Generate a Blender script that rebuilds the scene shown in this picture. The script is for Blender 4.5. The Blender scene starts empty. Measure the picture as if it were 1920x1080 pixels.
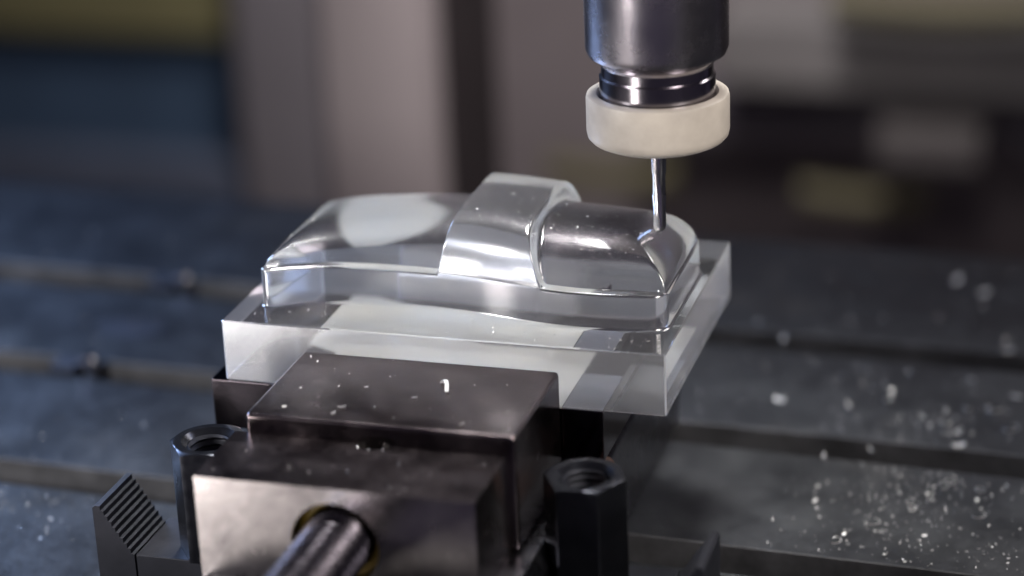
import bpy, bmesh, math, random
from mathutils import Vector, Matrix
random.seed(11)
S = bpy.context.scene
COL = S.collection
MM = 0.001
ZT = 46.0                      # the table top lies 46 mm under the top of the block's slab
def W(x, y, z):                # millimetres, measured from the slab's front left top corner -> world metres
    return Vector((x * MM, y * MM, (z + ZT) * MM))

# ------------------------------------------------------------------ camera
R0 = math.radians
def cam_rows(p, y, r):
    cy, sy = math.cos(y), math.sin(y)
    fwd = Vector((sy * math.cos(p), cy * math.cos(p), -math.sin(p)))
    right = Vector((cy, -sy, 0)); down = fwd.cross(right)
    cr, sr = math.cos(r), math.sin(r)
    return cr * right + sr * down, -sr * right + cr * down, fwd
CR, CD, CF = cam_rows(0.374322865, -0.299637199, 0.0416762359)
CPOS = Vector((159.65688, -342.705097, 150.982256))
cd = bpy.data.cameras.new('camera'); cam = bpy.data.objects.new('camera', cd); COL.objects.link(cam)
cam.matrix_world = Matrix(((CR.x, -CD.x, -CF.x, 0), (CR.y, -CD.y, -CF.y, 0), (CR.z, -CD.z, -CF.z, 0), (0, 0, 0, 1)))
cam.location = W(*CPOS)
cd.sensor_width = 36; cd.lens = 4305.13 / 1920 * 36
cd.clip_start = 0.01; cd.clip_end = 20
cd.dof.use_dof = True; cd.dof.focus_distance = 0.394; cd.dof.aperture_fstop = 6.4; cd.dof.aperture_ratio = 1.2
S.camera = cam

# ------------------------------------------------------------------ render and world
S.render.engine = 'CYCLES'
S.view_settings.view_transform = 'Standard'; S.view_settings.look = 'None'
S.view_settings.exposure = 0; S.view_settings.gamma = 1
cy_ = S.cycles
cy_.max_bounces = 20; cy_.transmission_bounces = 16; cy_.glossy_bounces = 8; cy_.diffuse_bounces = 4
cy_.caustics_reflective = True; cy_.caustics_refractive = True; cy_.blur_glossy = 0.3
cy_.sample_clamp_indirect = 10; cy_.use_denoising = True
wd = bpy.data.worlds.new('World'); S.world = wd; wd.use_nodes = True
bg = wd.node_tree.nodes['Background']; bg.inputs[0].default_value = (0.56, 0.48, 0.78, 1); bg.inputs[1].default_value = 0.08

# ------------------------------------------------------------------ lamps
def lamp(name, pos, aim, size, watts, col, size_y=None, spread=180):
    l = bpy.data.lights.new(name, 'AREA'); l.energy = watts; l.color = col
    l.shape = 'RECTANGLE' if size_y else 'DISK'; l.size = size * MM
    if size_y: l.size_y = size_y * MM
    l.spread = R0(spread)
    o = bpy.data.objects.new(name, l); COL.objects.link(o)
    o.location = W(*pos); d = W(*aim) - W(*pos)
    o.rotation_euler = d.to_track_quat('-Z', 'Y').to_euler()
    return o
lamp('key_lamp', (-215, -235, 90), (40, 0, 0), 90, 1.5, (1, .965, .94))
lamp('overhead_fill', (25, 130, 320), (38, 30, 0), 160, .19, (1, .985, .95), spread=26)  # added fill, no known fixture: lights the plate through the acrylic
lamp('low_bounce_lamp', (-135, -303, -95), (42, -30, 0), 80, .052, (1, .94, .90), spread=70)
lamp('table_fill', (210, 230, 250), (140, 90, -46), 120, .16, (1, .95, .92), spread=75)  # added fill to lift the right of the table and its chips
lamp('right_soft_lamp', (330, -150, 190), (60, 20, 20), 150, .12, (1, .93, .86), spread=40)
lamp('rear_fill', (90, 230, 230), (-70, 430, -60), 120, .42, (1, .93, .92), spread=80)  # added fill for the column and near background, not a machine light
lamp('rear_wall_fill', (-40, 560, 380), (-60, 900, -260), 200, 2.5, (1, .95, .95), spread=110)  # second added fill, only for the far background panels
lamp('blue_side_fill', (-330, 170, 190), (-110, 80, -46), 160, .75, (.42, .60, 1), spread=70)  # added bluish fill that tints the left of the table

# ------------------------------------------------------------------ materials
def mat(name):
    m = bpy.data.materials.new(name); m.use_nodes = True
    nt = m.node_tree
    return m, nt, nt.nodes, nt.links, nt.nodes['Principled BSDF']
def noise(nt, scale, detail=4, rough=.6, vec=None, stretch=None, out='Object'):
    tc = nt.nodes.new('ShaderNodeTexCoord'); src = tc.outputs[out]
    if stretch:
        mp = nt.nodes.new('ShaderNodeMapping'); mp.inputs['Scale'].default_value = stretch
        nt.links.new(src, mp.inputs['Vector']); src = mp.outputs[0]
    n = nt.nodes.new('ShaderNodeTexNoise'); n.inputs['Scale'].default_value = scale
    n.inputs['Detail'].default_value = detail; n.inputs['Roughness'].default_value = rough
    nt.links.new(src, n.inputs['Vector'])
    return n.outputs['Fac']
def ramp(nt, fac, stops):
    r = nt.nodes.new('ShaderNodeValToRGB'); nt.links.new(fac, r.inputs[0])
    e = r.color_ramp.elements
    while len(e) < len(stops): e.new(.5)
    for k, (p, c) in enumerate(stops):
        e[k].position = p; e[k].color = (*c, 1) if len(c) == 3 else c
    return r.outputs[0]
def g(v): return (v, v, v)
def bump(nt, fac, strength, dist):
    b = nt.nodes.new('ShaderNodeBump'); b.inputs['Strength'].default_value = strength; b.inputs['Distance'].default_value = dist
    nt.links.new(fac, b.inputs['Height']); return b.outputs[0]
def steel(name, c0, c1, r0, r1, scale=60, metallic=1.0, stretch=None, bs=.12):
    m, nt, N, L, P = mat(name)
    n = noise(nt, scale, 6, .65)
    L.new(ramp(nt, n, [(.35, c0), (.65, c1)]), P.inputs['Base Color'])
    n2 = noise(nt, scale * 2.5, 5, .7)
    L.new(ramp(nt, n2, [(.3, g(r0)), (.75, g(r1))]), P.inputs['Roughness'])
    P.inputs['Metallic'].default_value = metallic
    n3 = noise(nt, 900, 3, .6, stretch=stretch)
    L.new(bump(nt, n3, bs, .00006), P.inputs['Normal'])
    return m
def paint(name, c, rough=.45, var=.12, scale=14):
    m, nt, N, L, P = mat(name)
    n = noise(nt, scale, 5, .6)
    L.new(ramp(nt, n, [(.3, tuple(v * (1 - var) for v in c)), (.7, tuple(v * (1 + var) for v in c))]), P.inputs['Base Color'])
    P.inputs['Roughness'].default_value = rough; P.inputs['Specular IOR Level'].default_value = .35
    return m
M = {}
M['jaw'] = steel('ground_steel', (.11, .09, .095), (.21, .18, .186), .13, .30, 70, stretch=(1, 14, 1), bs=.22)
M['fixed'] = steel('lightened_jaw_steel', (.40, .42, .48), (.48, .50, .56), .35, .5, 60, metallic=.35)
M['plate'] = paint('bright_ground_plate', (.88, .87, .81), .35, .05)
M['stripfill'] = steel('satin_reflector', (.22, .225, .25), (.32, .325, .35), .4, .6, 60, metallic=0)
M['support'] = steel('support_steel', (.10, .085, .10), (.14, .125, .14), .06, .12, 40)
M['block'] = steel('sawn_steel', (.30, .275, .275), (.50, .465, .46), .2, .30, 45, stretch=(1, 6, 1))
M['dark'] = steel('dark_steel', (.10, .10, .12), (.17, .17, .19), .22, .38, 90)
M['nut'] = steel('blackened_steel', (.026, .028, .036), (.048, .05, .06), .16, .3, 110, metallic=.9)
M['oxide'] = steel('black_oxide', (.008, .009, .014), (.016, .017, .025), .5, .65, 120, metallic=.6)
M['spindle'] = steel('polished_steel', (.52, .49, .53), (.60, .57, .60), .22, .31, 40, stretch=(1, 1, 40), bs=.06)
M['neck'] = steel('oiled_neck_steel', (.22, .205, .225), (.30, .28, .305), .16, .24, 40, stretch=(1, 1, 40), bs=.05)
M['carbide'] = steel('carbide', (.82, .80, .82), (.88, .86, .88), .14, .22, 200, bs=0)
M['screw'] = steel('oily_steel', (.055, .05, .06), (.10, .09, .105), .2, .34, 120)
M['ring'] = paint('cream_ceramic', (.33, .30, .265), .45, .26, 70)
M['brass'] = paint('yellow_grease', (.26, .18, .025), .4, .4)
M['rust'] = steel('brown_oiled_steel', (.16, .10, .085), (.26, .17, .14), .3, .5, 150, metallic=.8)

M['slot'] = steel('slot_wall_steel', (.035, .035, .038), (.085, .085, .092), .45, .6, 90, metallic=.2)
def table_mat():
    m, nt, N, L, P = mat('cast_iron_table')
    n = noise(nt, 22, 8, .68)
    L.new(ramp(nt, n, [(.30, (.011, .012, .016)), (.55, (.021, .023, .027)), (.72, (.046, .046, .047))]), P.inputs['Base Color'])
    n2 = noise(nt, 60, 6, .7)
    L.new(ramp(nt, n2, [(.3, g(.28)), (.7, g(.55))]), P.inputs['Roughness'])
    P.inputs['Metallic'].default_value = .55
    L.new(bump(nt, noise(nt, 420, 5, .65), .35, .0004), P.inputs['Normal'])
    return m
M['table'] = table_mat()

def acrylic(name, rough0, rough1, frost, sheen, srough, bscale=6000, bstr=.03, stretch=None, tint=(1, 1, 1)):
    m, nt, N, L, P = mat(name)
    P.inputs['Base Color'].default_value = (*tint, 1)
    P.inputs['Transmission Weight'].default_value = 1
    P.inputs['IOR'].default_value = 1.49
    P.inputs['Roughness'].default_value = (rough0 + rough1) / 2
    bn = bump(nt, noise(nt, bscale, 4, .6, stretch=stretch), bstr, .00003)
    L.new(bn, P.inputs['Normal'])
    d = N.new('ShaderNodeBsdfDiffuse'); d.inputs[0].default_value = (.80, .81, .84, 1)
    t = N.new('ShaderNodeBsdfTranslucent'); t.inputs[0].default_value = (.80, .81, .84, 1)
    a = N.new('ShaderNodeMixShader'); a.inputs[0].default_value = .45
    L.new(d.outputs[0], a.inputs[1]); L.new(t.outputs[0], a.inputs[2])
    mx = N.new('ShaderNodeMixShader')
    mx.inputs[0].default_value = frost
    L.new(P.outputs[0], mx.inputs[1]); L.new(a.outputs[0], mx.inputs[2])
    gl = N.new('ShaderNodeBsdfGlossy'); gl.inputs['Color'].default_value = (.92, .93, .96, 1); gl.inputs['Roughness'].default_value = srough
    L.new(bn, gl.inputs['Normal'])
    m2 = N.new('ShaderNodeMixShader')
    m2.inputs[0].default_value = sheen
    L.new(mx.outputs[0], m2.inputs[1]); L.new(gl.outputs[0], m2.inputs[2])
    L.new(m2.outputs[0], N['Material Output'].inputs[0])
    return m
M['slab_side'] = acrylic('sawn_acrylic', .08, .14, .14, .08, .30, 5000, 0)
M['slab_base'] = acrylic('sawn_acrylic_base', .02, .03, 0, 0, .3, 5000, 0)
M['wall'] = acrylic('milled_wall_acrylic', .09, .12, .03, .12, .2, 6000, 0)
M['edge'] = acrylic('broken_acrylic_edge', .2, .3, .5, .2, .4, 5000, 0)
M['slab_top'] = acrylic('milled_acrylic', .05, .09, .02, .04, .14, 6000, 0)
M['dome'] = acrylic('polished_acrylic', .16, .19, .018, .10, .15, 6000, 0)
M['strap'] = acrylic('fine_milled_acrylic', .15, .19, .045, .12, .20, 6000, 0)
def chip_mat():
    m, nt, N, L, P = mat('acrylic_chip')
    P.inputs['Base Color'].default_value = (.54, .535, .53, 1); P.inputs['Roughness'].default_value = .18
    P.inputs['Transmission Weight'].default_value = .15; P.inputs['Specular IOR Level'].default_value = .9
    return m
M['chip'] = chip_mat()

# ------------------------------------------------------------------ mesh helpers (everything in millimetres)
class MB:
    def __init__(s): s.v, s.f = [], []
    def add(s, vs, fs):
        o = len(s.v); s.v += [tuple(v) for v in vs]; s.f += [tuple(i + o for i in f) for f in fs]; return s
    def box(s, x0, x1, y0, y1, z0, z1):
        return s.add([(x, y, z) for z in (z0, z1) for y in (y0, y1) for x in (x0, x1)],
                     [(0, 2, 3, 1), (4, 5, 7, 6), (0, 1, 5, 4), (2, 6, 7, 3), (0, 4, 6, 2), (1, 3, 7, 5)])
    def prism(s, pts, axis, a0, a1):         # pts: polygon in the two other axes
        n = len(pts)
        def P(p, a): return {'x': (a, p[0], p[1]), 'y': (p[0], a, p[1]), 'z': (p[0], p[1], a)}[axis]
        vs = [P(p, a0) for p in pts] + [P(p, a1) for p in pts]
        fs = [tuple(range(n - 1, -1, -1)), tuple(range(n, 2 * n))] + [(i, (i + 1) % n, n + (i + 1) % n, n + i) for i in range(n)]
        return s.add(vs, fs)
    def lathe(s, prof, cx, cy, n=96, caps=False):        # prof: (radius, z)
        k = len(prof); vs = []
        for r, z in prof:
            for i in range(n):
                a = 2 * math.pi * i / n; vs.append((cx + r * math.cos(a), cy + r * math.sin(a), z))
        fs = [(j * n + i, j * n + (i + 1) % n, (j + 1) * n + (i + 1) % n, (j + 1) * n + i) for j in range(k - 1) for i in range(n)]
        if caps: fs += [tuple(range(n - 1, -1, -1)), tuple((k - 1) * n + i for i in range(n))]
        return s.add(vs, fs)
    def lathe_y(s, prof, cx, cz, n=72, caps=False):      # prof: (radius, y), axis along y
        k = len(prof); vs = []
        for r, y in prof:
            for i in range(n):
                a = 2 * math.pi * i / n; vs.append((cx + r * math.cos(a), y, cz + r * math.sin(a)))
        fs = [(j * n + i, j * n + (i + 1) % n, (j + 1) * n + (i + 1) % n, (j + 1) * n + i) for j in range(k - 1) for i in range(n)]
        if caps: fs += [tuple(range(n - 1, -1, -1)), tuple((k - 1) * n + i for i in range(n))]
        return s.add(vs, fs)
    def build(s, name, m, parent=None, origin=None, bevel=0, seg=2, smooth=False, angle=35, fix=True, weld=False):
        org = Vector(parent['_o']) if parent is not None else Vector(origin or (0, 0, 0))
        me = bpy.data.meshes.new(name)
        me.from_pydata([tuple((Vector(v) - org) * MM) for v in s.v], [], s.f)
        if fix or weld:
            bm = bmesh.new(); bm.from_mesh(me)
            if weld: bmesh.ops.remove_doubles(bm, verts=bm.verts, dist=1e-6)
            if fix: bmesh.ops.recalc_face_normals(bm, faces=bm.faces)
            bm.to_mesh(me); bm.free()
        me.materials.append(m)
        o = bpy.data.objects.new(name, me); COL.objects.link(o)
        if parent is not None: o.parent = parent
        else: o.location = W(*org)
        if parent is None: o['_o'] = tuple(org)
        else: o['_o'] = tuple(org)
        if bevel:
            b = o.modifiers.new('bevel', 'BEVEL'); b.width = bevel * MM; b.segments = seg
            b.limit_method = 'ANGLE'; b.angle_limit = R0(30); b.harden_normals = True
        if smooth or bevel:
            for p in me.polygons: p.use_smooth = True
            if hasattr(me, 'set_sharp_from_angle') : me.set_sharp_from_angle(angle=R0(angle))
        return o
def thing(name, label, cat, at, group=None):
    o = bpy.data.objects.new(name, None); COL.objects.link(o)
    o.location = W(*at); o['_o'] = tuple(at); o['label'] = label; o['category'] = cat
    o.empty_display_size = .01
    if group: o['group'] = group
    return o
def tag(o, label, cat, group=None):
    o['label'] = label; o['category'] = cat
    if group: o['group'] = group
    return o
def struct(o): o['kind'] = 'structure'; return o
def cut(o, cutters):
    tmp = []
    for c in cutters:
        t = c.build('cutter', M['dark'], parent=o.parent) if o.parent else c.build('cutter', M['dark'], origin=o['_o'])
        b = o.modifiers.new('cut', 'BOOLEAN'); b.operation = 'DIFFERENCE'; b.object = t; b.solver = 'EXACT'
        while o.modifiers[0].name != b.name: o.modifiers.move(len(o.modifiers) - 1, 0)
        tmp.append(t)
    bpy.context.view_layer.update()
    bev = [m for m in o.modifiers if m.type == 'BEVEL']
    keep = [(m.width, m.segments) for m in bev]
    for m in bev: o.modifiers.remove(m)
    bpy.context.view_layer.update()
    dg = bpy.context.evaluated_depsgraph_get()
    me = bpy.data.meshes.new_from_object(o.evaluated_get(dg)); o.modifiers.clear(); o.data = me
    for t in tmp: bpy.data.objects.remove(t)
    for p in me.polygons: p.use_smooth = True
    me.set_sharp_from_angle(angle=R0(35))
    for w, s in keep:
        b = o.modifiers.new('bevel', 'BEVEL'); b.width = w; b.segments = s; b.limit_method = 'ANGLE'; b.angle_limit = R0(50); b.harden_normals = True
    return o

# ------------------------------------------------------------------ T-slot table (slots run along x, the table sits 2.3 degrees off the vise)
TX0, TX1, TY0, TY1, TD = -420, 330, -75, 182, -34
slots = [-25.2, 24.8, 74.8, 124.8]             # far lip of each slot
prof = [(TY0, TD)]
prof = [(TY0, TD), (TY0, 0)]
for s_ in slots:
    n0, n1 = s_ - 10.0, s_
    prof += [(n0 - .25, 0), (n0, -.25), (n0, -9), (n0 - 4, -9), (n0 - 4, -17), (n1 + 4, -17), (n1 + 4, -9), (n1, -9), (n1, -.2), (n1 + .2, 0)]
prof += [(TY1 - 1, 0), (TY1, -1), (TY1, TD)]
mb = MB(); mb.prism(prof, 'x', TX0, TX1)
table = struct(mb.build('machine_table', M['table'], origin=(0, 0, 0)))
table.data.materials.append(M['slot'])
for q in range(len(slots)):
    for k in (1, 2, 7, 8): table.data.polygons[2 + 2 + 10 * q + k].material_index = 1
table.location = W(0, 0, -ZT); table.rotation_euler = (0, 0, R0(-2.3))
def on_table(x, y): return y - .0402 * x        # y of a table line at x

# ------------------------------------------------------------------ vise
VX0, VX1 = 15.2, 61.6
vise = thing('machine_vise', 'small ground steel toolmaker vise gripping the clear acrylic block', 'vise', (38.4, 0, -46))
b = MB(); b.prism([(12, -46), (66, -46), (66, -28), (64.2, -25.2), (13.8, -25.2), (12, -28)], 'y', -62, 72); b.build('vise_bed', M['dark'], vise, bevel=.4)
b = MB(); b.box(VX0, VX1, -27, -.05, -25, -4.4); jaw = b.build('moving_jaw', M['jaw'], vise, bevel=.75, seg=2)
b = MB(); b.box(-3.2, 68.9, .4, 54.6, -21, -11.6); b.build('support_block', M['support'], vise, bevel=.25)
b = MB(); b.box(61.75, 68.8, .45, 24, -11.58, -11.345); b.build('parallel_reflector', M['stripfill'], vise)  # unseen strip added to lighten the slab's right front corner from below
b = MB(); b.prism([(15.2, .45), (61.6, .45), (61.6, 39), (41, 39), (14.5, 54.4), (8.5, 54.4), (8.5, 30), (15.2, 25)], 'z', -11.58, -11.345); b.build('parallel_reflector', M['plate'], vise)  # parallel under the slab; back left wing added as the left dome's highlight
b = MB(); b.box(19, 50, 54.95, 74, -25.1, -4.6); b.build('fixed_jaw', M['fixed'], vise, bevel=.5)  # jaw lightened and narrowed so the strap front looks silvery through the block
b = MB(); b.box(13.4, 60.1, -44.5, -27.1, -44, -7.6); sb = b.build('screw_block', M['block'], vise, bevel=.75, seg=3)
c1 = MB().lathe_y([(7.3, -46), (7.3, -36)], 36.7, -17.4, 72, True)
c2 = MB().prism([(37.8 + 3.1 * math.cos(k * math.pi / 24), -28.2 + 1.25 * math.sin(k * math.pi / 24)) for k in range(48)], 'z', -17, -6)
b_ = MB(); b_.add([(58.5, -40.2 + .95 * math.cos(a), -15.1 + .95 * math.sin(a)) for a in [k * math.pi / 12 for k in range(24)]] + [(61.5, -40.2 + .95 * math.cos(a), -15.1 + .95 * math.sin(a)) for a in [k * math.pi / 12 for k in range(24)]],
       [tuple(range(23, -1, -1)), tuple(range(24, 48))] + [(i, (i + 1) % 24, 24 + (i + 1) % 24, 24 + i) for i in range(24)])
cut(sb, [c1, c2, b_])
sb.data.materials.append(M['jaw'])
for p in sb.data.polygons:
    if p.normal.z > .9: p.material_index = 1
b = MB().lathe_y([(5.7, -36.2), (7.2, -36.2), (7.2, -41.2), (6.9, -41.6), (6.0, -41.6), (5.7, -41.2), (5.7, -36.2)], 36.7, -17.4, 72); b.build('bushing', M['brass'], vise, smooth=True)
# threaded screw: a helical ridge swept along y
def thread(mb, cx, cz, y0, y1, R, pitch, depth, n=48, per=10):
    k = int((y1 - y0) / pitch * per); vs = []
    for j in range(k + 1):
        y = y0 + (y1 - y0) * j / k
        for i in range(n):
            ph = (y / pitch + i / n) % 1; t = abs(2 * ph - 1)
            t = min(1, max(0, (t - .12) / .76))
            r = R - depth * t; a = 2 * math.pi * i / n
            vs.append((cx + r * math.cos(a), y, cz + r * math.sin(a)))
    fs = [(j * n + i, j * n + (i + 1) % n, (j + 1) * n + (i + 1) % n, (j + 1) * n + i) for j in range(k) for i in range(n)]
    fs += [tuple(range(n)), tuple(k * n + i for i in range(n - 1, -1, -1))]
    mb.add(vs, fs)
b = MB(); thread(b, 36.7, -17.4, -112, -36.5, 5.6, 2.0, .8); b.build('lead_screw', M['screw'], vise, smooth=True, angle=50)
b = MB().lathe_y([(1.6, -25), (1.6, 4)], 68.2, -23.2, 32, True); b.build('guide_rod', M['rust'], vise, smooth=True)

# ------------------------------------------------------------------ coupling nuts and step clamps
def hexpts(cx, cy, R, rot=0): return [(cx + R * math.cos(R0(60 * k + rot)), cy + R * math.sin(R0(60 * k + rot))) for k in range(6)]
def hex_nut(cx, cy, z0, z1, R, rot, label):
    t = thing('coupling_nut', label, 'nut', (cx, cy, z0), 'tall hex coupling nuts beside the vise')
    n = 96; rh = 3.9; vs = []; ch = 1.15
    def hexr(a):
        a = (math.degrees(a) - rot) % 60 - 30
        return R * math.cos(R0(30)) / math.cos(R0(a))
    rc = R * .88
    rows = [('hex', z0 + .1), ('hex', None), ('c', z1 - .05), ('b', z1), ('i', z1), ('i2', z1 - .9)]
    for kind, z in rows:
        for i in range(n):
            a = 2 * math.pi * i / n; rr = hexr(a)
            if kind == 'hex': r, zz = rr, (z if z is not None else z1 - (rr - rc) * .58 - .05)
            elif kind == 'c': r, zz = rc, z
            elif kind == 'b': r, zz = rc - .25, z
            elif kind == 'i': r, zz = rh + .9, z
            else: r, zz = rh, z
            vs.append((cx + r * math.cos(a), cy + r * math.sin(a), zz))
    fs = [(j * n + i, j * n + (i + 1) % n, (j + 1) * n + (i + 1) % n, (j + 1) * n + i) for j in range(len(rows) - 1) for i in range(n)]
    b = MB(); b.add(vs, fs); b.build('nut_body', M['nut'], t, smooth=True, angle=24)
    b = MB(); k = 60; m = 48; vs = []; y0, y1 = z1 - 9, z1 - .85      # threaded bore
    for j in range(k + 1):
        z = y0 + (y1 - y0) * j / k
        for i in range(m):
            tt = abs(2 * ((z / 1.25 + i / m) % 1) - 1); r = rh - .55 * tt; a = 2 * math.pi * i / m
            vs.append((cx + r * math.cos(a), cy + r * math.sin(a), z))
    fs = [(j * m + i, (j + 1) * m + i, (j + 1) * m + (i + 1) % m, j * m + (i + 1) % m) for j in range(k) for i in range(m)] + [tuple(range(m))]
    b.add(vs, fs); b.build('threaded_bore', M['oxide'], t, smooth=True, fix=False)
    return t
hex_nut(5.6, -20.9, -33.5, -12.8, 7.05, 8, 'black tall hex nut half hidden at the left rear of the vise')
hex_nut(71.2, -20.9, -33.5, -12.8, 7.05, 2, 'black tall hex nut with open threaded top standing right of the vise')
def step_clamp(sx, label):
    X = lambda x: 38.4 + sx * (x - 38.4)
    t = thing('step_clamp', label, 'clamp', (X(0), -20, -46), 'serrated step clamps either side of the vise')
    pts = [(-15.0, -46), (-15.0, -25.2), (-14.5, -24.8)]
    n = 9; x0, z0, x1, z1 = -13.6, -24.8, -8.0, -33.5
    for k in range(n):
        f0, f1 = k / n, (k + 1) / n
        pts += [(x0 + (x1 - x0) * f0, z0 + (z1 - z0) * f0), (x0 + (x1 - x0) * f0 + .06, z0 + (z1 - z0) * f1 + .1), ]
    pts += [(x1, z1 - .02), (-7.9, -46)]
    pts = [(X(p[0]), p[1]) for p in pts]
    b = MB(); b.prism(pts, 'y', -26.4, -13.4); b.build('step_block', M['oxide'], t)
    b = MB(); b.box(min(X(-7.85), X(11.9)), max(X(-7.85), X(11.9)), -26.2, -11.8, -46, -33.55); b.build('clamp_bar', M['oxide'], t, bevel=.25)
    return t
step_clamp(1, 'black step clamp with a serrated slope at the lower left of the vise')
step_clamp(-1, 'black step clamp with only its top edge showing at the lower right')

# ------------------------------------------------------------------ acrylic workpiece
SX, SY, SH = 80.0, 54.8, 11.33
wp = thing('acrylic_workpiece', 'clear acrylic block milled into a domed cover with a raised strap', 'workpiece', (40, 27, -SH))
def interp(x, pts):
    if x <= pts[0][0]: return pts[0][1]
    for (a, b_), (c, d) in zip(pts, pts[1:]):
        if x <= c:
            t = (x - a) / (c - a); return b_ + (d - b_) * t
    return pts[-1][1]
def catmull(x, pts):
    if x <= pts[0][0]: return pts[0][1]
    if x >= pts[-1][0]: return pts[-1][1]
    for i in range(len(pts) - 1):
        if x <= pts[i + 1][0]:
            p0 = pts[max(0, i - 1)]; p1 = pts[i]; p2 = pts[i + 1]; p3 = pts[min(len(pts) - 1, i + 2)]
            h = p2[0] - p1[0]; t = (x - p1[0]) / h
            m1 = (p2[1] - p0[1]) / (p2[0] - p0[0]) * h; m2 = (p3[1] - p1[1]) / (p3[0] - p1[0]) * h
            return (2*t**3 - 3*t*t + 1) * p1[1] + (t**3 - 2*t*t + t) * m1 + (-2*t**3 + 3*t*t) * p2[1] + (t**3 - t*t) * m2
FX0, FX1 = 4.6, 77.9
front = [(4.6, 6.6), (10, 9.3), (16, 11.3), (25, 12.3), (36, 12.2), (44, 11.3), (52, 9.6), (60, 8.4), (67, 8.3), (73, 8.9), (77.9, 9.6)]
back = [(4.6, 41.5), (16, 44.2), (30, 45.2), (44, 44.4), (60, 41.6), (70, 40.2), (77.9, 39.6)]
crestH = [(4.6, 3.8), (12, 5.0), (20, 5.8), (34, 6.9), (46, 7.6), (56, 8.1), (68, 8.1), (77.9, 7.2)]   # dome height over the wall top
STX0, STX1, STH = 36.2, 56.4, 10.1
def smin(a, b_, k):
    h = max(k - abs(a - b_), 0) / k; return min(a, b_) - h * h * k * .25
def smax(a, b_, k): return -smin(-a, -b_, k)
def zwall(x): return 7.1 - .55 * (x - FX0) / (FX1 - FX0)
def field(x, y):
    yf, yb = catmull(x, front), catmull(x, back); zw = zwall(x)
    yc = (yf + yb) / 2; Wd = (yb - yf) / 2
    led = 2.3
    u = abs(y - yc) / (Wd - led)
    H = catmull(x, crestH)
    arch = H * max(0, 1 - u ** 2.6) ** (1 / 2.2) if u < 1 else -(u - 1) * 12
    dl, dr = x - FX0 - .6, FX1 - .45 - x
    def endp(d, L):
        if d <= 0: return d * 2
        v = min(1, d / L); return 9.6 * (1 - (1 - v) ** 2.1) ** (1 / 1.7)
    q = smin(endp(dl, 30), endp(dr, 17), .6)
    k = .5 if x > 40 else 1.3
    dome = smin(arch, q, k)
    z = smax(0, dome, .35)
    # strap
    d = min((x - STX0) * 1.25, STX1 - x)
    us = min(1, abs(y - yc) / (Wd - .05))
    zs = STH * (1 - us ** 4.5) ** (1 / 3.0)
    side = 3.4 * (d - .35) if d > .35 else (d - .35) * 3
    crest = .35 * (1 - ((x - 46.4) / 8) ** 2)
    st = smin(zs + crest * (1 - us ** 2), side, 1.0)
    on_strap = st > z - .15 and d > -.5
    z = smax(z, st, 2.4) if d > -1.2 else z
    return z + zw, on_strap
# columns: dense at both ends and at the strap's flanks
xs = set()
def addrange(a, b_, step):
    n = max(1, round((b_ - a) / step))
    for i in range(n + 1): xs.add(round(a + (b_ - a) * i / n, 4))
addrange(FX0, FX0 + 2.2, .11); addrange(FX0 + 2.2, STX0 - 1.5, .42); addrange(STX0 - 1.5, STX0 + 3, .10)
addrange(STX0 + 3, STX1 - 3, .42); addrange(STX1 - 3, STX1 + 1.5, .10); addrange(STX1 + 1.5, FX1 - 2.2, .42); addrange(FX1 - 2.2, FX1, .11)
xs = sorted(xs)
NT = 116
ts = [(.5 - .5 * math.cos(math.pi * i / NT)) for i in range(NT + 1)]
CRN = 2.6
cols = []
for x in xs:
    yf, yb = catmull(x, front), catmull(x, back)
    d = min(x - FX0, FX1 - x)
    inset = CRN - math.sqrt(max(0, CRN * CRN - (CRN - d) ** 2)) if d < CRN else 0
    cols.append((x, yf + inset, yb - inset))
NX = len(cols)
P3, ST = [], []
EDGE = .6
for i, (x, y0, y1) in enumerate(cols):
    row, srow = [], []
    for t in ts:
        y = y0 + (y1 - y0) * t
        z, s_ = field(x, y)
        e = min(y - y0, y1 - y, (x - FX0), (FX1 - x))
        if e < EDGE: z = min(z, zwall(x) + (0 if not s_ else max(0, z - zwall(x)))) - (EDGE - math.sqrt(max(0, EDGE ** 2 - (EDGE - e) ** 2)))
        row.append((x, y, z)); srow.append(s_)
    P3.append(row); ST.append(srow)
vid = lambda i, j: i * (NT + 1) + j
VV = [p for row in P3 for p in row]
fd, fs_ = [], []
for i in range(NX - 1):
    for j in range(NT):
        f = (vid(i, j), vid(i + 1, j), vid(i + 1, j + 1), vid(i, j + 1))
        k = sum((ST[i][j], ST[i + 1][j], ST[i + 1][j + 1], ST[i][j + 1]))
        (fs_ if k >= 2 else fd).append(f)
def sub(faces):
    used = sorted({i for f in faces for i in f}); mp = {a: k for k, a in enumerate(used)}
    b = MB(); b.add([VV[a] for a in used], [tuple(mp[i] for i in f) for f in faces]); return b
cut_x = (STX0 + STX1) / 2
left_f = [f for f in fd if VV[f[0]][0] < cut_x]; right_f = [f for f in fd if VV[f[0]][0] >= cut_x]
def surf(b, name, m):
    o = b.build(name, m, wp, smooth=True, angle=60, fix=False); return o
surf(sub(left_f), 'dome', M['dome']); surf(sub(right_f), 'dome', M['dome']); surf(sub(fs_), 'strap', M['strap'])
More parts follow.
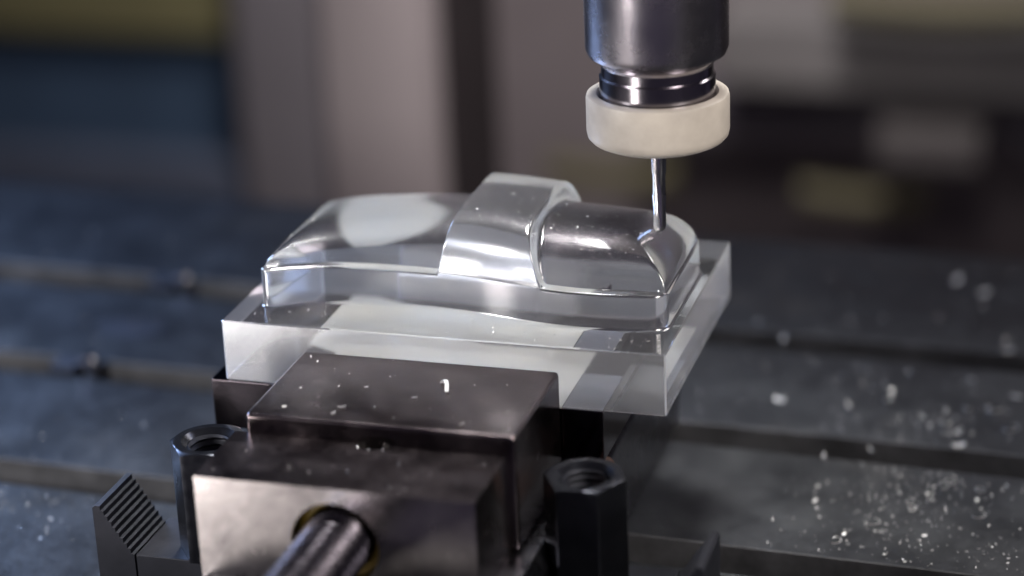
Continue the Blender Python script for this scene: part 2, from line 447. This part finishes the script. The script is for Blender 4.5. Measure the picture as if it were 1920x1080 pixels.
# wall loop, counter-clockwise seen from above: front edge left->right, right end, back edge, left end
loop = [vid(i, 0) for i in range(NX)] + [vid(NX - 1, j) for j in range(1, NT + 1)] + [vid(i, NT) for i in range(NX - 2, -1, -1)] + [vid(0, j) for j in range(NT - 1, 0, -1)]
top = [VV[k] for k in loop]; n = len(top)
FIL = .55
cxm, cym = 41, 26
def outw(p, r):
    a = top[(top.index(p) - 1) % n]
    return p
nrm = []
for k in range(n):
    a, b_ = Vector(top[k - 1][:2]), Vector(top[(k + 1) % n][:2]); t = b_ - a
    t = t.normalized() if t.length > 1e-6 else Vector((1, 0)); nrm.append(Vector((t.y, -t.x)))
rows = [[(p[0], p[1], p[2]) for p in top]]
for fz, off in [(None, 0), (FIL, 0), (FIL * .5, FIL * .13), (FIL * .13, FIL * .5), (0, FIL)]:
    if fz is None: continue
    rows.append([(p[0] + nrm[k].x * off, p[1] + nrm[k].y * off, fz) for k, p in enumerate(top)])
b = MB(); vs = [p for r in rows for p in r]
fs = [((j + 1) * n + k, (j + 1) * n + (k + 1) % n, j * n + (k + 1) % n, j * n + k) for j in range(len(rows) - 1) for k in range(n)]
b.add(vs, fs); b.build('side_wall', M['wall'], wp, smooth=True, angle=70, fix=False)
# slab top: ring between the wall foot and the slab outline
foot = rows[-1]
BV = .22
def rect_pt(k):
    x, y, _ = foot[k]
    if k < NX: return (BV + (SX - 2 * BV) * (k / (NX - 1)), BV)
    if k < NX + NT: return (SX - BV, BV + (SY - 2 * BV) * ts[k - NX + 1])
    if k < 2 * NX + NT - 1: return (SX - BV - (SX - 2 * BV) * ((k - NX - NT + 1) / (NX - 1)), SY - BV)
    return (BV, SY - BV - (SY - 2 * BV) * (1 - ts[n - k]))
outer = [rect_pt(k) for k in range(n)]
xx = [c[0] for c in cols]
for k in range(NX):
    f = (xx[k] - FX0) / (FX1 - FX0); outer[k] = (BV + (SX - 2 * BV) * f, BV); outer[NX + NT - 1 + (NX - 1 - k)] = (BV + (SX - 2 * BV) * f, SY - BV)
b = MB(); mid = [((f_[0] + o_[0]) / 2, (f_[1] + o_[1]) / 2, 0) for f_, o_ in zip(foot, outer)]
b.add(list(foot) + mid + [(x, y, 0) for x, y in outer], [(r * n + n + k, r * n + n + (k + 1) % n, r * n + (k + 1) % n, r * n + k) for r in range(2) for k in range(n)])
b.build('slab_top', M['slab_top'], wp, smooth=False, fix=False)
# slab sides with a fine chamfer, and the underside
b = MB()
def rect(i, z):
    c = .28
    return [(i + c, i, z), (SX - i - c, i, z), (SX - i, i + c, z), (SX - i, SY - i - c, z), (SX - i - c, SY - i, z), (i + c, SY - i, z), (i, SY - i - c, z), (i, i + c, z)]
rr = [rect(BV, 0), rect(0, -BV), rect(0, -SH + BV), rect(BV, -SH)]
vs = [p for r in rr for p in r]
b.add(vs, [((j + 1) * 8 + (k + 1) % 8, (j + 1) * 8 + k, j * 8 + k, j * 8 + (k + 1) % 8) for j in range(3) for k in range(8)] + [tuple(range(31, 23, -1))])
b.f = [tuple(reversed(f)) if i < 24 and False else f for i, f in enumerate(b.f)]
sl = b.build('slab', M['slab_side'], wp, fix=False)
sl.data.materials.append(M['slab_base']); sl.data.polygons[24].material_index = 1
sl.data.materials.append(M['edge'])
for k in (1, 3, 5, 7): sl.data.polygons[8 + k].material_index = 2
# make sure the open shells face outwards
def orient(o, test):
    me = o.data; bad = sum(1 if test(p) < 0 else -1 for p in me.polygons)
    if bad > 0:
        me.flip_normals()
cen = Vector((40, 27, -5))
for o in list(wp.children):
    org = Vector(o['_o'])
    if o.name.startswith(('dome', 'strap', 'slab_top')): orient(o, lambda p: p.normal.z)
    else: orient(o, lambda p: p.normal.dot(Vector(p.center) / MM + org - cen))

# ------------------------------------------------------------------ spindle nose, collet nut and ball cutter
AX, AY = 73.5, 25.0
sp = thing('milling_spindle', 'polished steel milling spindle nose holding a cream ring above the block', 'spindle', (AX, AY, 26))
b = MB().lathe([(0.1, 130), (12.25, 130), (12.25, 46.2), (11.7, 44.9), (10.6, 44.3), (9.85, 43.6), (9.6, 43.0)], AX, AY, 128); b.build('spindle_nose', M['spindle'], sp, smooth=True, angle=28)
b = MB().lathe([(9.6, 43.4), (9.6, 41.4), (9.95, 41.1), (9.95, 34.5)], AX, AY, 128); b.build('collet', M['neck'], sp, smooth=True, angle=28)
b = MB().lathe([(10.05, 34.0), (10.05, 37.3), (10.5, 38.0), (11.7, 38.0), (12.15, 37.75), (12.3, 37.2), (12.3, 31.5), (12.1, 30.5), (11.5, 29.8), (10.2, 29.2), (7.5, 28.8), (1.5, 28.7), (1.4, 33)], AX, AY, 128); b.build('collet_ring', M['ring'], sp, smooth=True, angle=32)
cu = thing('ball_end_mill', 'slim bright ball nose cutter touching the right end of the dome', 'cutter', (AX, AY, 27.8))
TIP = field(AX, AY)[0]
b = MB().lathe([(1.32, 33), (1.32, 23.6), (1.14, 23.0), (1.14, TIP + 7)], AX, AY, 40); b.build('shank', M['carbide'], cu, smooth=True)
vs, fs = [], []; nz, na = 40, 40
for j in range(nz + 1):
    h = 7.0 * (1 - j / nz); base = 1.26 if h > 1.26 else math.sqrt(max(1e-4, 1.26 ** 2 - (1.26 - h) ** 2))
    for i in range(na):
        a = 2 * math.pi * i / na; fl = (math.cos(2 * (a - h * .12)) * .5 + .5)
        r = base * (1 - .10 * fl ** 3 * min(1, (7 - h) / 1.5)); vs.append((AX + r * math.cos(a), AY + r * math.sin(a), TIP + .02 + h))
fs = [(j * na + i, j * na + (i + 1) % na, (j + 1) * na + (i + 1) % na, (j + 1) * na + i) for j in range(nz) for i in range(na)] + [tuple(nz * na + i for i in range(na))]
b = MB(); b.add(vs, fs); b.build('fluted_tip', M['carbide'], cu, smooth=True)

# ------------------------------------------------------------------ chips and swarf
def chip_geo(b, x, y, z, s, rnd):
    a = rnd.uniform(0, 6.28); k = rnd.randint(3, 5); pts = []
    el = rnd.uniform(.25, .8); tz = rnd.uniform(-.5, .5); tilt = rnd.uniform(.1, .8)
    for i in range(k):
        t = i / (k - 1) - .5
        cx = t * s * 1.2; cz = (t * t) * s * tilt
        w = s * .35 * el * (1 - 1.1 * t * t)
        for sg in (-1, 1):
            px, py, pz = cx, sg * w, cz + sg * w * tz
            pts.append((x + px * math.cos(a) - py * math.sin(a), y + px * math.sin(a) + py * math.cos(a), z + pz + s * .12))
    m = len(pts); low = [(p[0], p[1], p[2] - s * .12) for p in pts]
    f = []
    for i in range(k - 1):
        q = (2 * i, 2 * i + 2, 2 * i + 3, 2 * i + 1); f.append(q); f.append(tuple(m + v for v in reversed(q)))
        f.append((2 * i, m + 2 * i, m + 2 * i + 2, 2 * i + 2)); f.append((2 * i + 1, 2 * i + 3, m + 2 * i + 3, m + 2 * i + 1))
    f += [(0, 1, m + 1, m), (m - 2, 2 * m - 2, 2 * m - 1, m - 1)]
    zz = min(p[2] for p in low); dz = z - zz
    b.add([(p[0], p[1], p[2] + dz) for p in pts + low], f)
def one_chip(x, y, z, s, label, group):
    rnd = random.Random(int(x * 97 + y * 31)); b = MB(); chip_geo(b, x, y, z, s, rnd)
    return tag(b.build('acrylic_chip', M['chip'], origin=(x, y, z)), label, 'chip', group)
JT = 'white acrylic chips on the vise jaw'
for x, y, s, l in [(30.3, -21.6, 1.2, 'largest white chip on the jaw top near its front edge'), (29.7, -24.0, .8, 'small white chip just in front of the largest chip on the jaw'),
                   (51.8, -24.2, .95, 'white chip near the front right corner of the jaw top'), (20.8, -23.3, .65, 'dim white chip near the front left corner of the jaw top'),
                   (17.6, -2.6, .75, 'white chip at the rear left corner of the jaw top by the block'), (19.5, -4.4, .55, 'tiny white chip beside the rear left corner chip on the jaw'),
                   (31.5, -13.0, .6, 'tiny white chip alone on the middle of the jaw top'), (41, -15.5, .6, 'small white chip in front of the long sliver on the jaw top')]:
    one_chip(x, y, -4.38, s, l, JT)
b = MB()
path = [(43.6, -9.2, -4.3), (44.3, -9.6, -3.6), (44.8, -10.4, -3.4), (45.3, -11.6, -3.5), (45.6, -12.8, -4.2)]
for p in path: b.v += [(p[0] - .32, p[1], p[2]), (p[0] + .32, p[1] + .1, p[2] + .05), (p[0] + .32, p[1] + .1, p[2] + .22), (p[0] - .32, p[1], p[2] + .2)]
for i in range(len(path) - 1):
    for k in range(4): b.f.append((4 * i + k, 4 * i + (k + 1) % 4, 4 * i + 4 + (k + 1) % 4, 4 * i + 4 + k))
b.f += [(3, 2, 1, 0), tuple(4 * (len(path) - 1) + k for k in range(4))]
tag(b.build('acrylic_sliver', M['chip'], origin=(44.8, -10.5, -4.4)), 'curved white sliver arching on the middle right of the jaw top', 'chip', JT)
for x, y, s, l in [(3.9 + 2.2, 20, .9, 'bright round chip stuck low on the left end of the dome'), (9.5, 23, .9, 'dimmer round chip stuck high on the left end of the dome')]:
    one_chip(x, y, field(x, y)[0] - .05, s, l, 'white chips on the acrylic dome')
rnd = random.Random(5); b = MB()
for k in range(380):
    x = rnd.uniform(12, 74); y = rnd.uniform(11, 30)
    if rnd.random() < .6: x = rnd.uniform(36, 72); y = rnd.uniform(9, 20)
    z, s_ = field(x, y)
    if y < catmull(x, front) + .6: continue
    chip_geo(b, x, y, z - .03, rnd.choice([.10, .12, .14, .16, .2, .25, .34]), rnd)
for k in range(60):
    x = rnd.uniform(3, 78); y = rnd.uniform(.8, catmull(x, front) - .8) if catmull(x, front) > 2 else 1
    chip_geo(b, x, y, .01, rnd.choice([.2, .25, .3, .45]), rnd)
o = b.build('swarf_dust', M['chip'], origin=(40, 27, 0)); o['kind'] = 'stuff'; o['label'] = 'fine white milling dust speckled over the dome and slab'; o['category'] = 'swarf'
b = MB()
for k in range(18):
    chip_geo(b, rnd.uniform(16, 60), rnd.uniform(-26, -1), -4.39, rnd.choice([.15, .2, .25, .35]), rnd)
for k in range(12):
    chip_geo(b, rnd.uniform(15, 58), rnd.uniform(-43, -28), -7.59, rnd.choice([.2, .3, .4]), rnd)
o = b.build('swarf_dust', M['chip'], origin=(38, -20, -4.4)); o['kind'] = 'stuff'; o['label'] = 'fine specks of white dust on the steel vise top'; o['category'] = 'swarf'
# swarf strewn over the table
def table_ok(y0): return all(not (s_ - 11 < y0 < s_ + 1.2) for s_ in slots)
b = MB(); cnt = 0
clus = [(rnd.uniform(80, 150), rnd.uniform(-10, 120), rnd.uniform(5, 16)) for _ in range(16)] + [(-60, 5, 10), (-50, 12, 9), (-75, 0, 10)]
while cnt < 2600:
    if rnd.random() < .6:
        c = rnd.choice(clus); x, y0 = rnd.gauss(c[0], c[2]), rnd.gauss(c[1], c[2] * .8)
    else:
        x = rnd.uniform(66, 190) if rnd.random() < .85 else rnd.uniform(-110, -14); y0 = rnd.uniform(-12, 178)
    y = on_table(x, y0)
    if not table_ok(y0) or (x < 92 and y < 60 and x > -16) or x < -150: continue
    s = rnd.choice([.13, .16, .2, .24, .3, .4, .5]) if rnd.random() < .955 else rnd.uniform(.5, .9)
    chip_geo(b, x, y, -ZT, s, rnd); cnt += 1
for k in range(60):
    c = rnd.choice(clus[:16]); x, y0 = rnd.gauss(c[0], c[2]), rnd.gauss(c[1], c[2])
    if not table_ok(y0) or x < 92: continue
    y = on_table(x, y0); a0 = rnd.uniform(0, 6.28); R_ = rnd.uniform(.5, 1.3); w_ = rnd.uniform(.12, .3); dr = rnd.uniform(.3, .9); n_ = 12; vs = []
    for q in range(n_ + 1):
        a = a0 + q * .45; ox, oy = x + R_ * math.cos(a) + q * dr * .15, y + R_ * math.sin(a); oz = -ZT + .15 + .12 * q * rnd.uniform(.6, 1.0) * .5
        vs += [(ox, oy, oz), (ox + .06, oy, oz), (ox + .06, oy, oz + w_), (ox, oy, oz + w_)]
    fs = [(4 * q + r, 4 * q + (r + 1) % 4, 4 * q + 4 + (r + 1) % 4, 4 * q + 4 + r) for q in range(n_) for r in range(4)] + [(3, 2, 1, 0), tuple(4 * n_ + r for r in range(4))]
    b.add(vs, fs)
o = b.build('table_swarf', M['chip'], origin=(110, 60, -46)); o['kind'] = 'stuff'; o['label'] = 'scattered white acrylic swarf strewn over the dark slotted table'; o['category'] = 'swarf'
def px_on(px, py, z):
    v = CR * ((px - 960) / 4305.13) + CD * ((py - 540) / 4305.13) + CF
    t = (z - CPOS.z) / v.z; p = CPOS + v * t; return p.x, p.y
GB = 'larger bright chips on the right of the table'
for px, py, s, l in [(1461, 752, 2.0, 'pale round chip on the table right of the block, above the middle slot'), (1889, 660, 2.4, 'bright chip at the lip of the rear slot near the right side'),
                     (1795, 527, 3.0, 'big blurred chip far back on the table at the upper right'), (1797, 838, 2.2, 'bright spiky chip standing at the middle slot on the right'),
                     (1544, 858, 1.6, 'small bright chip below the middle slot, left one of two'), (1634, 846, 1.6, 'small bright chip below the middle slot, right one of two'),
                     (1592, 765, 1.9, 'pale chip between the rear and middle slots, in the centre'), (1468, 640, 2.2, 'dim blurred chip just behind the rear slot'),
                     (1845, 552, 2.4, 'blurred chip beside the big one at the upper right'), (1528, 940, 1.5, 'white chip in the clutter above the front slot'),
                     (1905, 745, 2.0, 'pale chip at the right side between the slots')]:
    x, y = px_on(px, py, -46); one_chip(x, y, -45.99, s, l, GB)
GL = 'plugs sitting in the slots on the left of the table'
for px, py, l in [(318, 528, 'dark slot plug with a bright end in the rear slot on the left'), (138, 682, 'dark slot plug with a bright end in the middle slot on the left')]:
    x, y = px_on(px, py, -46)
    t = thing('slot_plug', l, 'slot plug', (x, y, -46), GL)
    b = MB(); b.box(x - 4.5, x + 1.6, y - 3.6, y + 3.2, -63, -45.4); b.build('plug_body', M['oxide'], t, bevel=.5)
    b = MB().lathe([(.1, -43.9), (1.5, -44.0), (1.9, -44.5), (1.9, -52)], x + 3.6, y, 24); b.build('plug_pin', M['carbide'], t, smooth=True)
x, y = px_on(245, 615, -46)
b = MB(); b.add([(x + 8 * math.cos(a) * (1 + .12 * math.sin(3 * a)), y + 5 * math.sin(a), -45.97) for a in [k * math.pi / 16 for k in range(32)]] + [(x + 7.6 * math.cos(a), y + 4.7 * math.sin(a), -45.9) for a in [k * math.pi / 16 for k in range(32)]],
     [tuple(range(32, 64))] + [(i, (i + 1) % 32, 32 + (i + 1) % 32, 32 + i) for i in range(32)])
o = b.build('oil_puddle', M['oxide'], origin=(x, y, -46)); tag(o, 'small dark oil puddle on the table between two slots at left', 'puddle')

# ------------------------------------------------------------------ machine parts behind the table (far out of focus)
def bx(px0, px1, py0, py1, Y):
    def P(px, py):
        v = CR * ((px - 960) / 4305.13) + CD * ((py - 540) / 4305.13) + CF
        return CPOS + v * ((Y - CPOS.y) / v.y)
    pm = ((px0 + px1) / 2, (py0 + py1) / 2)
    return P(px0, pm[1]).x, P(px1, pm[1]).x, P(pm[0], py1).z, P(pm[0], py0).z
M['rear'] = paint('brown_grey_paint', (.135, .115, .118), .75)
M['pale'] = paint('pale_grey_paint', (.285, .25, .25), .75, .06)
M['blue'] = paint('dark_blue_paint', (.048, .082, .135), .75)
M['slate'] = paint('slate_blue_paint', (.085, .10, .14), .75)
M['olive'] = paint('olive_yellow_paint', (.17, .155, .075), .75)
M['rgrey'] = paint('warm_grey_paint', (.125, .117, .115), .6)
M['panel'] = paint('grey_panel_paint', (.20, .178, .18), .75, .06)
M['mid'] = paint('mid_grey_fade', (.15, .138, .148), .75)
M['dim'] = paint('dim_grey_paint', (.062, .055, .054), .75)
M['rubber'] = paint('brown_black_rubber', (.022, .017, .018), .6)
M['violet'] = paint('dark_violet_grey_paint', (.058, .050, .062), .75)
M['hose'] = paint('olive_hose', (.06, .052, .024), .6)
M['tray'] = paint('shade_brown_tray', (.030, .024, .024), .4)  # dark brown carries the shade of the gap behind the table
FZ = -420
b = MB(); b.box(-1200, 900, 186, 1400, FZ - 10, FZ); struct(b.build('chip_tray', M['tray'], origin=(0, 600, FZ - 10)))
b = MB(); b.box(-1200, 900, 1000, 1010, FZ + .5, 800); tag(b.build('rear_guard', M['rear'], origin=(0, 1005, FZ + .5), bevel=1), 'brown grey sheet metal guard across the back of the machine', 'guard')
def backbox(name, m, label, cat, px0, px1, py0, py1, Y, dep, bev=3, z0=None, z1=None, x0=None, x1=None, seg=3, group=None):
    a, c, lo, hi = bx(px0, px1, py0, py1, Y)
    if z0 is not None: lo = z0
    if z1 is not None: hi = z1
    if x0 is not None: a = x0
    if x1 is not None: c = x1
    b = MB(); b.box(a, c, Y, Y + dep, lo, hi)
    return tag(b.build(name, M[m], origin=((a + c) / 2, Y, lo), bevel=bev, seg=seg), label, cat, group)
a_, c_, lo_, hi_ = bx(590, 800, 0, 380, 430)
b = MB(); b.prism([(c_, 430), (c_, 520), (a_, 520), (a_, 436), (a_ + 6, 430)], 'z', FZ + .5, 330)
tag(b.build('machine_column', M['pale'], origin=((a_ + c_) / 2, 475, FZ + .5), smooth=True, angle=50), 'pale grey machine column with a sharp right edge behind the block', 'column')
backbox('rubber_strip', 'rubber', 'dark brown rubber strip beside the pale column', 'strip', 800, 850, 0, 380, 450, 60, bev=2, z0=FZ + .5, z1=330)
backbox('fade_panel', 'mid', 'added mid grey panel fading the blue guard into the pale column', 'panel', 420, 640, -600, 400, 870, 20, bev=4, z0=FZ + .5, z1=700)  # added panel; its middle tone stands in for the soft light gradient
backbox('blue_guard', 'blue', 'dark blue guard panel at the left rear', 'guard', -200, 480, 72, 292, 900, 30, x0=-1100)
backbox('yellow_rail', 'olive', 'olive yellow rail along the top of the blue guard', 'rail', -200, 540, -60, 66, 885, 45, x0=-1100)
backbox('upper_guard', 'blue', 'tall dark blue guard above the yellow rail', 'guard', -200, 480, -500, -64, 905, 30, x0=-1100, z1=700)
backbox('slate_ledge', 'slate', 'slate blue ledge below the blue guard at left', 'ledge', -200, 560, 294, 400, 880, 60, x0=-1100, z0=FZ + .5)
backbox('grey_cover', 'rgrey', 'warm grey cover panel at the right rear', 'cover', 1340, 2200, 40, 182, 880, 60, x1=700)
backbox('violet_band', 'violet', 'dark violet grey way cover below the grey cover', 'way cover', 1180, 2200, 190, 278, 920, 50, x1=700)
backbox('grey_box', 'dim', 'small grey box under the violet band at far right', 'box', 1640, 1840, 248, 312, 870, 40)
def hose(px0, px1, py, Y, r, label):
    a, c, lo, hi = bx(px0, px1, py, py, Y)
    b = MB(); n_, k = 20, 24; vs = []
    for j in range(k + 1):
        x = a + (c - a) * j / k; sag = -3 * math.sin(math.pi * j / k)
        for i in range(n_):
            t = 2 * math.pi * i / n_; vs.append((x, Y + r * math.cos(t), lo + sag + r * math.sin(t)))
    fs = [(j * n_ + i, j * n_ + (i + 1) % n_, (j + 1) * n_ + (i + 1) % n_, (j + 1) * n_ + i) for j in range(k) for i in range(n_)] + [tuple(range(n_)), tuple(k * n_ + i for i in range(n_ - 1, -1, -1))]
    b.add(vs, fs); return tag(b.build('yellow_hose', M['hose'], origin=((a + c) / 2, Y, lo), smooth=True), label, 'hose', 'olive yellow hoses behind the spindle')
hose(1030, 1270, 322, 900, 9, 'olive yellow hose directly left of and behind the cutter')
hose(1500, 1740, 366, 900, 7, 'olive yellow hose low at the right rear')
hose(1560, 1990, 8, 860, 9, 'olive yellow hose along the top edge at right')

for o in bpy.data.objects:
    if '_o' in o: del o['_o']
